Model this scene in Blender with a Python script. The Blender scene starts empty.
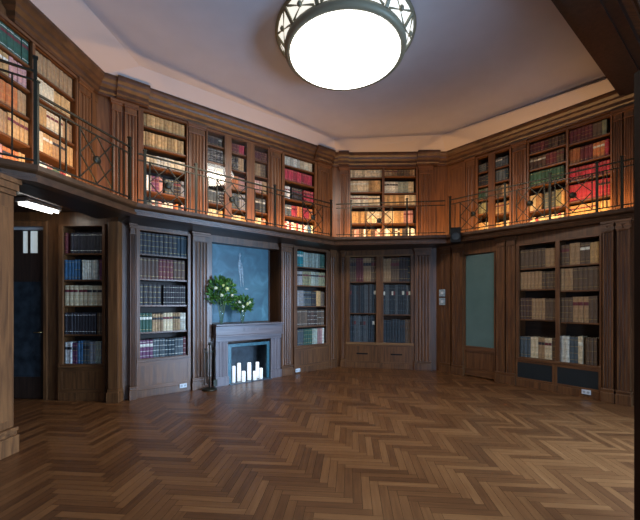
import bpy, math, random
from mathutils import Vector, Matrix
random.seed(7)
R = random.Random(11)
C = bpy.context.scene.collection
F, CX, HY, H = 350.0, 320.0, 303.5, 1.5      # focal length (px), principal column, horizon row, eye height (m)
PI = math.pi

# ------------------------------------------------------------------ materials
def nodes_of(name):
    m = bpy.data.materials.new(name); m.use_nodes = True
    nt = m.node_tree
    return m, nt, nt.nodes['Principled BSDF']
def N(nt, t, **kw):
    n = nt.nodes.new(t)
    for k, v in kw.items(): setattr(n, k, v)
    return n
def ramp(nt, cols):
    r = N(nt, 'ShaderNodeValToRGB')
    e = r.color_ramp.elements
    while len(e) < len(cols): e.new(0.5)
    for el, (p, c) in zip(e, cols):
        el.position = p; el.color = (*c, 1)
    return r
def plain(name, col, rough=.5, metal=0, spec=.5, noise=0, nscale=20, coat=0):
    m, nt, b = nodes_of(name)
    b.inputs['Roughness'].default_value = rough
    b.inputs['Metallic'].default_value = metal
    b.inputs['Specular IOR Level'].default_value = spec
    b.inputs['Coat Weight'].default_value = coat
    if noise:
        tc = N(nt, 'ShaderNodeTexCoord'); no = N(nt, 'ShaderNodeTexNoise')
        no.inputs['Scale'].default_value = nscale; no.inputs['Detail'].default_value = 5
        nt.links.new(tc.outputs['Object'], no.inputs['Vector'])
        lo = tuple(c*(1-noise) for c in col); hi = tuple(min(1, c*(1+noise)) for c in col)
        r = ramp(nt, [(.3, lo), (.7, hi)])
        nt.links.new(no.outputs['Fac'], r.inputs['Fac'])
        nt.links.new(r.outputs['Color'], b.inputs['Base Color'])
    else:
        b.inputs['Base Color'].default_value = (*col, 1)
    return m
def wood(name, dark, light, axis='z', rough=.38, spec=.4):
    m, nt, b = nodes_of(name)
    tc = N(nt, 'ShaderNodeTexCoord'); mp = N(nt, 'ShaderNodeMapping')
    oi = N(nt, 'ShaderNodeObjectInfo')
    s = {'z': (26, 26, 1.6), 'x': (1.6, 26, 26)}[axis]
    mp.inputs['Scale'].default_value = s
    ad = N(nt, 'ShaderNodeVectorMath', operation='ADD')
    cm = N(nt, 'ShaderNodeCombineXYZ')
    ml = N(nt, 'ShaderNodeMath', operation='MULTIPLY'); ml.inputs[1].default_value = 37
    nt.links.new(oi.outputs['Random'], ml.inputs[0])
    for k in range(3): nt.links.new(ml.outputs[0], cm.inputs[k])
    nt.links.new(tc.outputs['Object'], mp.inputs['Vector'])
    nt.links.new(mp.outputs['Vector'], ad.inputs[0]); nt.links.new(cm.outputs[0], ad.inputs[1])
    no = N(nt, 'ShaderNodeTexNoise'); no.inputs['Scale'].default_value = 1.0
    no.inputs['Detail'].default_value = 6; no.inputs['Distortion'].default_value = .6
    nt.links.new(ad.outputs[0], no.inputs['Vector'])
    r = ramp(nt, [(.3, dark), (.72, light)])
    nt.links.new(no.outputs['Fac'], r.inputs['Fac'])
    hs = N(nt, 'ShaderNodeHueSaturation')
    mr = N(nt, 'ShaderNodeMapRange'); mr.inputs['To Min'].default_value = .88; mr.inputs['To Max'].default_value = 1.12
    nt.links.new(oi.outputs['Random'], mr.inputs['Value'])
    nt.links.new(mr.outputs[0], hs.inputs['Value']); nt.links.new(r.outputs['Color'], hs.inputs['Color'])
    nt.links.new(hs.outputs['Color'], b.inputs['Base Color'])
    b.inputs['Roughness'].default_value = rough; b.inputs['Specular IOR Level'].default_value = spec
    bp = N(nt, 'ShaderNodeBump'); bp.inputs['Strength'].default_value = .12; bp.inputs['Distance'].default_value = .004
    nt.links.new(no.outputs['Fac'], bp.inputs['Height']); nt.links.new(bp.outputs['Normal'], b.inputs['Normal'])
    return m
WD, WL = (.075, .029, .011), (.215, .086, .029)
M = {}
M['wood'] = wood('walnut_vertical', WD, WL, rough=.36, spec=.6)
M['woodh'] = wood('walnut_horizontal', WD, WL, 'x', rough=.36, spec=.6)
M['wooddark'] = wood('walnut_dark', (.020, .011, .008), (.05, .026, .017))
M['woodback'] = wood('walnut_back', (.024, .014, .010), (.05, .028, .018), 'x', rough=.6)
M['moulding'] = plain('walnut_moulding', (.080, .033, .013), .36, noise=.35, nscale=9)
M['honey'] = wood('honey_oak', (.16, .075, .028), (.30, .15, .06), 'x')
M['iron'] = plain('wrought_iron', (.035, .032, .022), .42, .7)
M['bronze'] = plain('lamp_bronze', (.30, .28, .19), .5, .15)
M['brass'] = plain('old_brass', (.30, .20, .08), .35, .9)
M['plaster'] = plain('ceiling_plaster', (.60, .56, .585), .85, noise=.03, nscale=3)
M['cove'] = plain('cove_plaster', (.58, .50, .47), .85)
M['black'] = plain('black_plastic', (.008, .008, .009), .6, spec=.2)
M['post'] = wood('post_walnut', (.012, .006, .004), (.03, .014, .009), rough=.75, spec=.1)
M['white'] = plain('white_plastic', (.75, .76, .78), .4)

M['tile'] = plain('teal_tile', (.05, .15, .19), .22, noise=.25, nscale=14)
M['soot'] = plain('sooty_iron', (.03, .04, .05), .5, .3, noise=.6, nscale=7)
M['slate'] = plain('hearth_slate', (.05, .07, .09), .3, noise=.2)
M['stone'] = wood('painted_mantel_wood', (.16, .125, .13), (.27, .22, .225), 'x', rough=.3)
M['stonev'] = wood('painted_mantel_wood_upright', (.16, .125, .13), (.27, .22, .225), 'z', rough=.3)
M['greenglass'] = plain('green_frosted_glass', (.125, .20, .185), .25, noise=.08, nscale=3)
M['grille'] = plain('dark_blue_panel', (.012, .017, .019), .5)
M['leaf'] = plain('leaf_green', (.06, .17, .02), .5, noise=.6, nscale=22)
M['stem'] = plain('stem_green', (.30, .42, .22), .5)
M['bloom'] = plain('pale_yellow_petal', (.72, .74, .30), .55, noise=.15, nscale=30)
M['bloomw'] = plain('cream_petal', (.80, .80, .60), .55, noise=.1, nscale=30)
M['page'] = plain('page_paper', (.55, .46, .33), .8)
M['gold'] = plain('gilt', (.50, .36, .13), .4, .5)
M['grey'] = plain('grey_paint', (.42, .43, .44), .6)
M['paleblue'] = plain('pale_paint', (.38, .47, .52), .6, noise=.35, nscale=30)

def thin_glass(name, tint=(1, 1, 1), rough=.03):
    m = bpy.data.materials.new(name); m.use_nodes = True
    nt = m.node_tree; nt.nodes.remove(nt.nodes['Principled BSDF'])
    out = nt.nodes['Material Output']
    t = N(nt, 'ShaderNodeBsdfTransparent'); t.inputs['Color'].default_value = (*tint, 1)
    g = N(nt, 'ShaderNodeBsdfGlossy'); g.inputs['Roughness'].default_value = rough
    lw = N(nt, 'ShaderNodeLayerWeight'); lw.inputs['Blend'].default_value = .5
    pw = N(nt, 'ShaderNodeMath', operation='POWER'); pw.inputs[1].default_value = 4
    fr = N(nt, 'ShaderNodeMath', operation='MULTIPLY_ADD'); fr.inputs[1].default_value = .7; fr.inputs[2].default_value = .045
    nt.links.new(lw.outputs['Facing'], pw.inputs[0]); nt.links.new(pw.outputs[0], fr.inputs[0])
    mx = N(nt, 'ShaderNodeMixShader')
    nt.links.new(fr.outputs[0], mx.inputs[0]); nt.links.new(t.outputs[0], mx.inputs[1]); nt.links.new(g.outputs[0], mx.inputs[2])
    nt.links.new(mx.outputs[0], out.inputs['Surface'])
    return m
M['glass'] = thin_glass('window_glass')
M['vaseglass'] = thin_glass('vase_glass', (.93, .97, .97))
def emit(name, col, s):
    m, nt, b = nodes_of(name)
    b.inputs['Base Color'].default_value = (*col, 1)
    b.inputs['Emission Color'].default_value = (*col, 1)
    b.inputs['Emission Strength'].default_value = s
    return m
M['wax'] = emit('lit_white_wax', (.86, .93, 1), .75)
M['lampglow'] = emit('lamp_glass_lit', (1, .985, .92), 7)
M['lamppane'] = emit('lamp_pane_lit', (1, .96, .85), .95)
M['tube'] = emit('fluorescent_tube_lit', (1, .96, .86), 9)
M['litpane'] = emit('lit_pane', (.75, .82, .80), .30)
M['daylight'] = emit('daylight_sky', (.70, .84, 1), 2.0)

# canvas: mottled teal paint
m, nt, b = nodes_of('teal_canvas')
tc = N(nt, 'ShaderNodeTexCoord'); no = N(nt, 'ShaderNodeTexNoise')
no.inputs['Scale'].default_value = 3.2; no.inputs['Detail'].default_value = 7; no.inputs['Distortion'].default_value = 1.2
nt.links.new(tc.outputs['Object'], no.inputs['Vector'])
r_ = ramp(nt, [(.30, (.018, .085, .125)), (.56, (.040, .145, .195)), (.80, (.10, .27, .34))])
nt.links.new(no.outputs['Fac'], r_.inputs['Fac']); nt.links.new(r_.outputs['Color'], b.inputs['Base Color'])
b.inputs['Roughness'].default_value = .45
M['canvas'] = m
# parquet: random tone per plank, grain along the plank (u of the uv map)
m, nt, b = nodes_of('herringbone_oak')
ge = N(nt, 'ShaderNodeNewGeometry'); uv = N(nt, 'ShaderNodeUVMap')
mp = N(nt, 'ShaderNodeMapping'); mp.inputs['Scale'].default_value = (3, 45, 1)
no = N(nt, 'ShaderNodeTexNoise'); no.inputs['Scale'].default_value = 1.0; no.inputs['Detail'].default_value = 5
nt.links.new(uv.outputs[0], mp.inputs['Vector']); nt.links.new(mp.outputs[0], no.inputs['Vector'])
ad = N(nt, 'ShaderNodeMath', operation='MULTIPLY_ADD'); ad.inputs[1].default_value = .50
nt.links.new(ge.outputs['Random Per Island'], ad.inputs[0])
m2 = N(nt, 'ShaderNodeMath', operation='MULTIPLY'); m2.inputs[1].default_value = .55
nt.links.new(no.outputs['Fac'], m2.inputs[0]); nt.links.new(m2.outputs[0], ad.inputs[2])
r_ = ramp(nt, [(.10, (.058, .020, .007)), (.42, (.120, .044, .014)), (.74, (.190, .076, .025)), (1.0, (.28, .125, .046))])
nt.links.new(ad.outputs[0], r_.inputs['Fac']); nt.links.new(r_.outputs['Color'], b.inputs['Base Color'])
b.inputs['Roughness'].default_value = .33; b.inputs['Specular IOR Level'].default_value = .45
M['parquet'] = m
M['joint'] = plain('parquet_joint', (.03, .013, .006), .7)

BOOK = {}
def bookmat(k, col, rough=.55, noise=.3):
    m = plain('book_' + k, col, rough, noise=noise, nscale=25); BOOK[k] = m
    nt = m.node_tree; b = nt.nodes['Principled BSDF']
    src = b.inputs['Base Color'].links[0].from_socket
    ge = N(nt, 'ShaderNodeNewGeometry'); mr = N(nt, 'ShaderNodeMapRange'); hs = N(nt, 'ShaderNodeHueSaturation')
    mr.inputs['To Min'].default_value = .62; mr.inputs['To Max'].default_value = 1.35
    nt.links.new(ge.outputs['Random Per Island'], mr.inputs['Value']); nt.links.new(mr.outputs[0], hs.inputs['Value'])
    nt.links.new(src, hs.inputs['Color']); nt.links.new(hs.outputs['Color'], b.inputs['Base Color'])
for k, c in dict(brown=(.085, .045, .03), dark=(.028, .024, .028), umber=(.12, .075, .045), tan=(.50, .30, .12), cream=(.68, .56, .36),
                 ivory=(.62, .60, .50), red=(.36, .03, .055), maroon=(.13, .025, .03), green=(.03, .09, .06), olive=(.22, .22, .12),
                 blue=(.04, .11, .20), navy=(.012, .028, .040), teal=(.015, .22, .23), white=(.72, .70, .66), grey=(.24, .24, .25),
                 orange=(.48, .16, .05), pink=(.50, .26, .24), sage=(.30, .34, .28), plum=(.14, .04, .10), slate=(.075, .095, .105), calf=(.36, .22, .11)).items():
    bookmat(k, c)
WORD = dict(brown='brown', dark='near-black', umber='umber brown', tan='tan', cream='cream', ivory='ivory', red='red', maroon='maroon', green='dark green',
            olive='olive', blue='blue', navy='navy', teal='teal', white='white', grey='grey', orange='orange', pink='pinkish', sage='sage green',
            plum='plum', slate='slate blue', calf='light brown')

# ------------------------------------------------------------------ mesh building
class MB:
    def __init__(s): s.v = []; s.f = []; s.m = []; s.mats = []; s.sm = []
    def mi(s, mat):
        if mat not in s.mats: s.mats.append(mat)
        return s.mats.index(mat)
    def add(s, vs, fs, mat, smooth=False):
        o = len(s.v); i = s.mi(mat)
        s.v += [tuple(p) for p in vs]
        for f in fs: s.f.append([o + k for k in f]); s.m.append(i); s.sm.append(smooth)
    def box(s, x0, x1, y0, y1, z0, z1, mat):
        s.add([(x0, y0, z0), (x1, y0, z0), (x1, y1, z0), (x0, y1, z0), (x0, y0, z1), (x1, y0, z1), (x1, y1, z1), (x0, y1, z1)],
              [(0, 3, 2, 1), (4, 5, 6, 7), (0, 1, 5, 4), (1, 2, 6, 5), (2, 3, 7, 6), (3, 0, 4, 7)], mat)
    def prism(s, pts, z0, z1, mat, smooth=False):       # pts: (x, y) counter-clockwise
        n = len(pts)
        s.add([(x, y, z0) for x, y in pts] + [(x, y, z1) for x, y in pts],
              [tuple(range(n))[::-1], tuple(range(n, 2*n))], mat)
        o = len(s.v) - 2*n; i = s.mi(mat)
        for k in range(n):
            s.f.append([o + k, o + (k+1) % n, o + n + (k+1) % n, o + n + k]); s.m.append(i); s.sm.append(smooth)
    def sweepx(s, prof, x0, x1, mat):                  # prof: (y, z) swept along x
        n = len(prof)
        s.add([(x0, y, z) for y, z in prof] + [(x1, y, z) for y, z in prof],
              [tuple(range(n)), tuple(range(n, 2*n))[::-1]] + [(k, n + k, n + (k+1) % n, (k+1) % n) for k in range(n)], mat)
    def loft(s, rings, mat, closed=False, cap=True, smooth=False):   # rings of equal length
        n = len(rings[0]); vs = [p for r in rings for p in r]; fs = []
        m_ = len(rings)
        for j in range(m_ if closed else m_ - 1):
            a, b_ = j*n, ((j+1) % m_)*n
            for k in range(n): fs.append((a + k, a + (k+1) % n, b_ + (k+1) % n, b_ + k))
        if cap and not closed: fs += [tuple(range(n))[::-1], tuple(range((m_-1)*n, m_*n))]
        s.add(vs, fs, mat, smooth)
    def lathe(s, prof, seg, mat, c=(0, 0, 0), smooth=True):         # prof: (r, z) bottom -> top
        s.loft([[(c[0] + r*math.cos(2*PI*k/seg), c[1] + r*math.sin(2*PI*k/seg), c[2] + z) for k in range(seg)] for r, z in prof], mat, smooth=smooth)
    def tube(s, a, b, r, mat, seg=6, r2=None):
        a, b = Vector(a), Vector(b); d = (b - a).normalized()
        t = Vector((0, 0, 1)) if abs(d.z) < .9 else Vector((1, 0, 0))
        p = d.cross(t).normalized(); q = d.cross(p)
        r2 = r if r2 is None else r2
        rings = [[c + (p*math.cos(2*PI*k/seg) + q*math.sin(2*PI*k/seg))*rr for k in range(seg)] for c, rr in ((a, r), (b, r2))]
        s.loft(rings, mat, smooth=True)
    def bar(s, a, b, w, mat, h=None):                 # square bar
        a, b = Vector(a), Vector(b); d = (b - a).normalized()
        t = Vector((0, 0, 1)) if abs(d.z) < .9 else Vector((0, 1, 0))
        p = d.cross(t).normalized()*w/2; q = d.cross(p).normalized()*(h or w)/2
        s.loft([[c+p+q, c-p+q, c-p-q, c+p-q] for c in (a, b)], mat)
    def blob(s, c, r, mat, seg=8, rings=5, sq=1.0):
        s.lathe([(max(.001, r*math.sin(PI*k/rings)), -r*sq*math.cos(PI*k/rings)) for k in range(rings+1)], seg, mat, c)
    def build(s, name, parent=None, bevel=0):
        me = bpy.data.meshes.new(name)
        me.from_pydata(s.v, [], s.f)
        for mt in s.mats: me.materials.append(mt)
        me.polygons.foreach_set('material_index', s.m); me.polygons.foreach_set('use_smooth', s.sm)
        me.update()
        import bmesh
        bm = bmesh.new(); bm.from_mesh(me); bmesh.ops.recalc_face_normals(bm, faces=bm.faces); bm.to_mesh(me); bm.free()
        o = bpy.data.objects.new(name, me); C.objects.link(o)
        if parent: o.parent = parent
        if bevel:
            bv = o.modifiers.new('bevel', 'BEVEL'); bv.width = bevel; bv.segments = 2; bv.limit_method = 'ANGLE'
        return o
def tag(o, label, cat, group=None):
    o['label'] = label; o['category'] = cat
    if group: o['group'] = group
    return o
def struct(o, label=None):
    o['kind'] = 'structure'
    if label: o['label'] = label
    return o
def thing(name, label, cat, loc, rz=0, group=None):
    o = bpy.data.objects.new(name, None); o.empty_display_size = .1; C.objects.link(o)
    o.location = loc; o.rotation_euler = (0, 0, rz)
    return tag(o, label, cat, group)

# ------------------------------------------------------------------ plan of the room
class Wall:
    """vertical plane from P0 to P1 (left to right seen from the room); local x along it, local y away from the room"""
    def __init__(s, p0, p1):
        s.p0, s.p1 = Vector(p0), Vector(p1); s.u = (s.p1 - s.p0).normalized(); s.len = (s.p1 - s.p0).length
        s.o = Vector((-s.u.y, s.u.x)); s.rz = math.atan2(s.u.y, s.u.x)
    def s(s_, px, d=0):        # distance along the wall seen in column px, on the plane d metres into the room
        a = (px - CX)/F; q = s_.p0 - s_.o*d
        return (a*q.y - q.x)/(s_.u.x - a*s_.u.y)
    def at(s_, sx, d=0, z=0):
        q = s_.p0 + s_.u*sx - s_.o*d
        return Vector((q.x, q.y, z))
    def z(s_, px, py, d=0):
        return H + (HY - py)/F*s_.at(s_.s(px, d), d).y
def line_hit(p, u, q, v):
    det = u.x*(-v.y) + v.x*u.y
    w = q - p
    t = (w.x*(-v.y) + v.x*w.y)/det
    return p + u*t
def offset(poly, d):          # d > 0 moves away from the room
    ws = [Wall(poly[i], poly[i+1]) for i in range(len(poly)-1)]
    out = [ws[0].p0 + ws[0].o*d]
    for a, b_ in zip(ws, ws[1:]):
        out.append(line_hit(a.p0 + a.o*d, a.u, b_.p0 + b_.o*d, b_.u))
    out.append(ws[-1].p1 + ws[-1].o*d)
    return out
def V(*a): return Vector(a)
# lower storey
L_AB, L_BC, L_CD, L_DE = V(-3.05, 5.42), V(.42, 8.30), V(2.60, 7.85), V(5.05, 4.48)
LA, LB, LC, LD = Wall((-5.6, 5.44), (-3.06, 5.42)), Wall(L_AB, L_BC), Wall(L_BC, L_CD), Wall(L_CD, L_DE)
# cornice edge and upper storey
CORN = [V(-3.20, 3.86), V(-3.11, 5.065), V(.354, 7.74), V(2.77, 7.69), V(5.05, 4.95)]
UP = offset(CORN, .18)
UP[0] = UP[0] + (UP[0] - UP[1]).normalized()*1.0
UA, UB, UC, UD = [Wall(UP[i], UP[i+1]) for i in range(4)]
LEDGE = [V(-2.89, 3.586), V(-2.57, 4.92), V(.32, 7.48), V(2.62, 7.23), V(4.72, 4.97)]
Z_SOF, Z_DECK = 2.75, 2.92
Z_CORN, Z_CEIL = 4.85, 5.00

def run(poly, prof, name, mat, parent=None):
    """sweep profile (d into the room, z) along an open polyline with mitred corners"""
    offs = {}
    for d in {p[0] for p in prof}: offs[d] = offset(poly, -d)
    mb = MB()
    mb.loft([[(offs[d][i].x, offs[d][i].y, z) for d, z in prof] for i in range(len(poly))], mat)
    return mb.build(name, parent)

# ------------------------------------------------------------------ floor, ceiling
def floor():
    mb = MB(); mb.add([(-7, -4, -.004), (7, -4, -.004), (7, 9.2, -.004), (-7, 9.2, -.004)], [(0, 1, 2, 3)], M['joint'])
    Lp, Wp = .49, .07
    ang = math.radians(90 - 5)       # planks run along the 5 degree direction and square to it
    ca, sa = math.cos(ang), math.sin(ang)
    uvs = []
    n = int(round(Lp/Wp))
    g = .0012
    for i in range(-200, 200):
        for j in range(-24, 24):
            # staircase herringbone on a grid of plank widths
            for hor in (0, 1):
                bx, by = i + j*n*2//1, i
                bx = i + j*2*n; by = i
                if hor: x0, y0, x1, y1 = bx, by, bx + n, by + 1
                else: x0, y0, x1, y1 = bx, by + 1, bx + 1, by + 1 + n
                x0, y0, x1, y1 = x0*Wp + g, y0*Wp + g, x1*Wp - g, y1*Wp - g
                cxm, cym = (x0+x1)/2, (y0+y1)/2
                X, Y = cxm*ca - cym*sa, cxm*sa + cym*ca + 3
                if not (-5.9 < X < 5.7 and -3.3 < Y < 8.9): continue
                q = [(x0, y0), (x1, y0), (x1, y1), (x0, y1)]
                mb.add([(x*ca - y*sa, x*sa + y*ca + 3, 0) for x, y in q], [(0, 1, 2, 3)], M['parquet'])
                a = R.random()*40; c = R.random()*40
                uvs.append([(x + a, y + c) if hor else (y + a, x + c) for x, y in q])
    o = mb.build('floor')
    ul = o.data.uv_layers.new(name='UVMap')
    k = 0
    for p in o.data.polygons:
        if p.material_index == 0: continue
        # faces may be flipped by the normal pass: look the corner up by vertex
        base = min(p.vertices)
        for li, vi in zip(p.loop_indices, p.vertices): ul.data[li].uv = uvs[k][vi - base]
        k += 1
    return struct(o, 'dark oak herringbone parquet floor')
floor()

crease = [V(-2.745, 4.036), V(-2.655, 5.158), V(.298, 7.44), V(2.52, 7.27), V(4.43, 5.41)]; base_c = offset(CORN, .04)
def ext(p, q, d): return p + (p - q).normalized()*d
cr = list(crease); cr[0] = ext(cr[0], cr[1], 8); cr[-1] = ext(cr[-1], cr[-2], 3.2)
mb = MB(); mb.box(-6.5, 6.8, -4.4, 9.4, Z_CEIL, Z_CEIL + .1, M['plaster'])
struct(mb.build('ceiling'), 'flat grey white plaster ceiling')
bc = list(base_c); bc[0] = ext(bc[0], bc[1], 8); bc[-1] = ext(bc[-1], bc[-2], 3.2)
mb = MB()
for i in range(len(cr) - 1):
    mb.add([(bc[i].x, bc[i].y, Z_CORN - .02), (bc[i+1].x, bc[i+1].y, Z_CORN - .02), (cr[i+1].x, cr[i+1].y, Z_CEIL - .001), (cr[i].x, cr[i].y, Z_CEIL - .001)], [(0, 1, 2, 3)], M['cove'])
struct(mb.build('trim_1'), 'pale sloping cove between cornice and ceiling')

# cornice round the upper storey (mitred run) with its return at the left
prof = [(-.02, 4.59), (.03, 4.59), (.035, 4.62), (.06, 4.64), (.065, 4.69), (.11, 4.72), (.12, 4.75), (.16, 4.78), (.18, 4.81), (.18, 4.85), (-.02, 4.85)]
upc = [UP[i].copy() for i in range(5)]
c0 = Wall(UP[0], UP[1])
upc[0] = c0.p0 + c0.u*((CORN[0] - c0.p0).dot(c0.u) - .0)
LR = upc[0] + V(-3.0, -.18)       # return to the left, square to the left wall
struct(run([LR] + upc, prof, 'trim_2', M['moulding']), 'moulded walnut cornice round the gallery')

def cornice_break(n, W, s0, s1):
    pf = [(max(.04, d) + .055, z) if d > 0 else (-.02, z) for d, z in prof]
    a, b_ = W.at(s0), W.at(s1)
    struct(run([Vector((a.x, a.y)), Vector((b_.x, b_.y))], pf, 'trim_%d' % n, M['moulding']), 'cornice breaking forward over pilasters')
cornice_break(6, UB, .24, UB.s(150, .2)); cornice_break(7, UB, UB.s(318, .2), UB.len - .12)
cornice_break(8, UC, .12, UC.s(349, .2)); cornice_break(9, UC, UC.s(418, .2), UC.len - .22)
# ------------------------------------------------------------------ wall backing (structure)
def backing(name, W, s0, s1, holes, z0, z1, d=-.40, front=-.03, label=None):
    """back slab plus solid piers wherever there is no bookcase or recess (holes: (s0, s1, zlo, zhi))"""
    mb = MB()
    def bx(a, b_, d0, d1, za, zb):
        if b_ - a < .004 or zb - za < .004: return
        p = [W.at(a, d1), W.at(b_, d1), W.at(b_, d0), W.at(a, d0)]
        mb.prism([(q.x, q.y) for q in p], za, zb, M['wood'])
    bx(s0, s1, d - .12, d, z0, z1)
    cur = s0
    for a, b_, zl, zh in sorted(holes):
        bx(cur, a, d, front, z0, z1)
        bx(a, b_, d, front, zh, z1); bx(a, b_, d, front, z0, zl)
        cur = b_
    bx(cur, s1, d, front, z0, z1)
    return struct(mb.build(name), label)

# ------------------------------------------------------------------ builders for joinery
def fluted(w, d, n, depth=.020):
    """closed outline of a fluted front, (x, y) with the front at y = -d"""
    pts = [(w/2, 0), (-w/2, 0), (-w/2, -d)]
    mgn = w*.10; fw = (w - 2*mgn)/n
    for k in range(n):
        a = -w/2 + mgn + k*fw
        lip = fw*.2
        pts += [(a + lip/2, -d), (a + lip, -d + depth*.8), (a + fw/2, -d + depth), (a + fw - lip, -d + depth*.8), (a + fw - lip/2, -d)]
    pts.append((w/2, -d))
    return pts
def pilaster(W, px0, px1, z0, z1, label, d=.07, flutes=4, plinth=True, scroll=False, base=0.0, smax=None, smin=None, group=None):
    s0, s1 = W.s(px0, base + d), W.s(px1, base + d)
    if smax is not None: s1 = min(s1, smax)
    if smin is not None: s0 = max(s0, smin)
    w = s1 - s0; p = W.at((s0 + s1)/2, base, z0)
    t = thing('pilaster', label, 'pilaster', p, W.rz, group)
    h = z1 - z0
    zb = 0
    if plinth:
        b_ = MB()
        b_.box(-w/2 - .02, w/2 + .02, -d - .03, 0, 0, .15, M['wood'])
        b_.box(-w/2 - .012, w/2 + .012, -d - .018, 0, .15, .18, M['woodh'])
        b_.box(-w/2 - .018, w/2 + .018, -d - .026, 0, .18, .205, M['woodh'])
        b_.build('plinth', t, .004); zb = .206
    else:
        b_ = MB(); b_.box(-w/2 - .008, w/2 + .008, -d - .012, 0, 0, .06, M['wood']); b_.build('plinth', t, .004); zb = .061
    sh = MB(); sh.prism(fluted(w, d, flutes), zb, h - .17, M['wood']); sh.build('shaft', t)
    cp = MB()
    cp.box(-w/2 - .006, w/2 + .006, -d - .008, 0, h - .169, h - .15, M['woodh'])
    cp.box(-w/2, w/2, -d, 0, h - .15, h - .07, M['wood'])
    cp.box(-w/2 - .012, w/2 + .012, -d - .018, 0, h - .07, h - .035, M['woodh'])
    cp.box(-w/2 - .024, w/2 + .024, -d - .03, 0, h - .035, h, M['woodh'])
    if scroll:
        for sx in (-1, 1):
            cp.loft([[(sx*w*.33 + r*math.cos(a*PI/5), yy, h - .11 + r*math.sin(a*PI/5)) for a in range(10)] for yy, r in ((-d - .025, .045), (-d, .045))], M['woodh'])
        for k in range(5):
            x = -w*.3 + k*w*.15
            cp.loft([[(x + r*math.cos(a*PI/4), yy, h - .145 + 1.6*r*math.sin(a*PI/4)) for a in range(8)] for yy, r in ((-d - .02, .01), (-d, .018))], M['woodh'])
    cp.build('capital', t, .003)
    return t

ALLBOOKS = []     # every book of the room: dict(W, s, d, z, w, h, dep, key, case, shelf, ...)
CASES = {}
def fill(W, s0, s1, z, ztop, pal, case, shelf, wmean=.045, d=-.05, dep=.2, jitter=.06, maxz=None, until=1.0, blocks=True, start=0.0, lying=False, gilt=None, label_p=.4, bands=3):
    """stand books side by side on a shelf; pal is a list of colour keys used in runs"""
    x = s0 + .006 + (s1 - s0)*start; lim = s0 + (s1 - s0)*until - .006
    hh = ztop - z
    out = []; left = 0; key = None; k0 = 0
    rnd = random.Random(hash((case, shelf, round(s0*100))) & 0xffff) if False else random.Random(sum(map(ord, case))*31 + shelf*977 + int(s0*100))
    while True:
        if left <= 0:
            if blocks: key = pal[k0 % len(pal)]; k0 += 1; left = max(2, int(math.ceil((lim - x)/wmean/max(1, (len(pal) - k0 + 1))))) if k0 <= len(pal) else 3
            else: key = rnd.choice(pal); left = 1
            bw = wmean*rnd.uniform(.85, 1.2); bh = hh*(1 - jitter*rnd.random())
            lab = rnd.choice(['maroon', 'dark', 'ivory', None]) if rnd.random() < label_p else None
            nb = rnd.choice([2, 3, 4]) if bands else 0
        w = bw*rnd.uniform(.92, 1.08) if not blocks else bw*rnd.uniform(.97, 1.03)
        if not blocks: bh = hh*(1 - jitter*rnd.random()*2)
        if x + w > lim: break
        h = bh*rnd.uniform(.985, 1.0)
        if maxz: h = min(h, maxz - z - .02)
        out.append(dict(W=W, s=x, d=d - rnd.random()*.012, z=z, w=w - .0012, h=h, dep=dep, key=key, lab=lab, nb=nb, case=case, shelf=shelf, gilt=gilt))
        x += w; left -= 1
    ALLBOOKS.extend(out)

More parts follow.
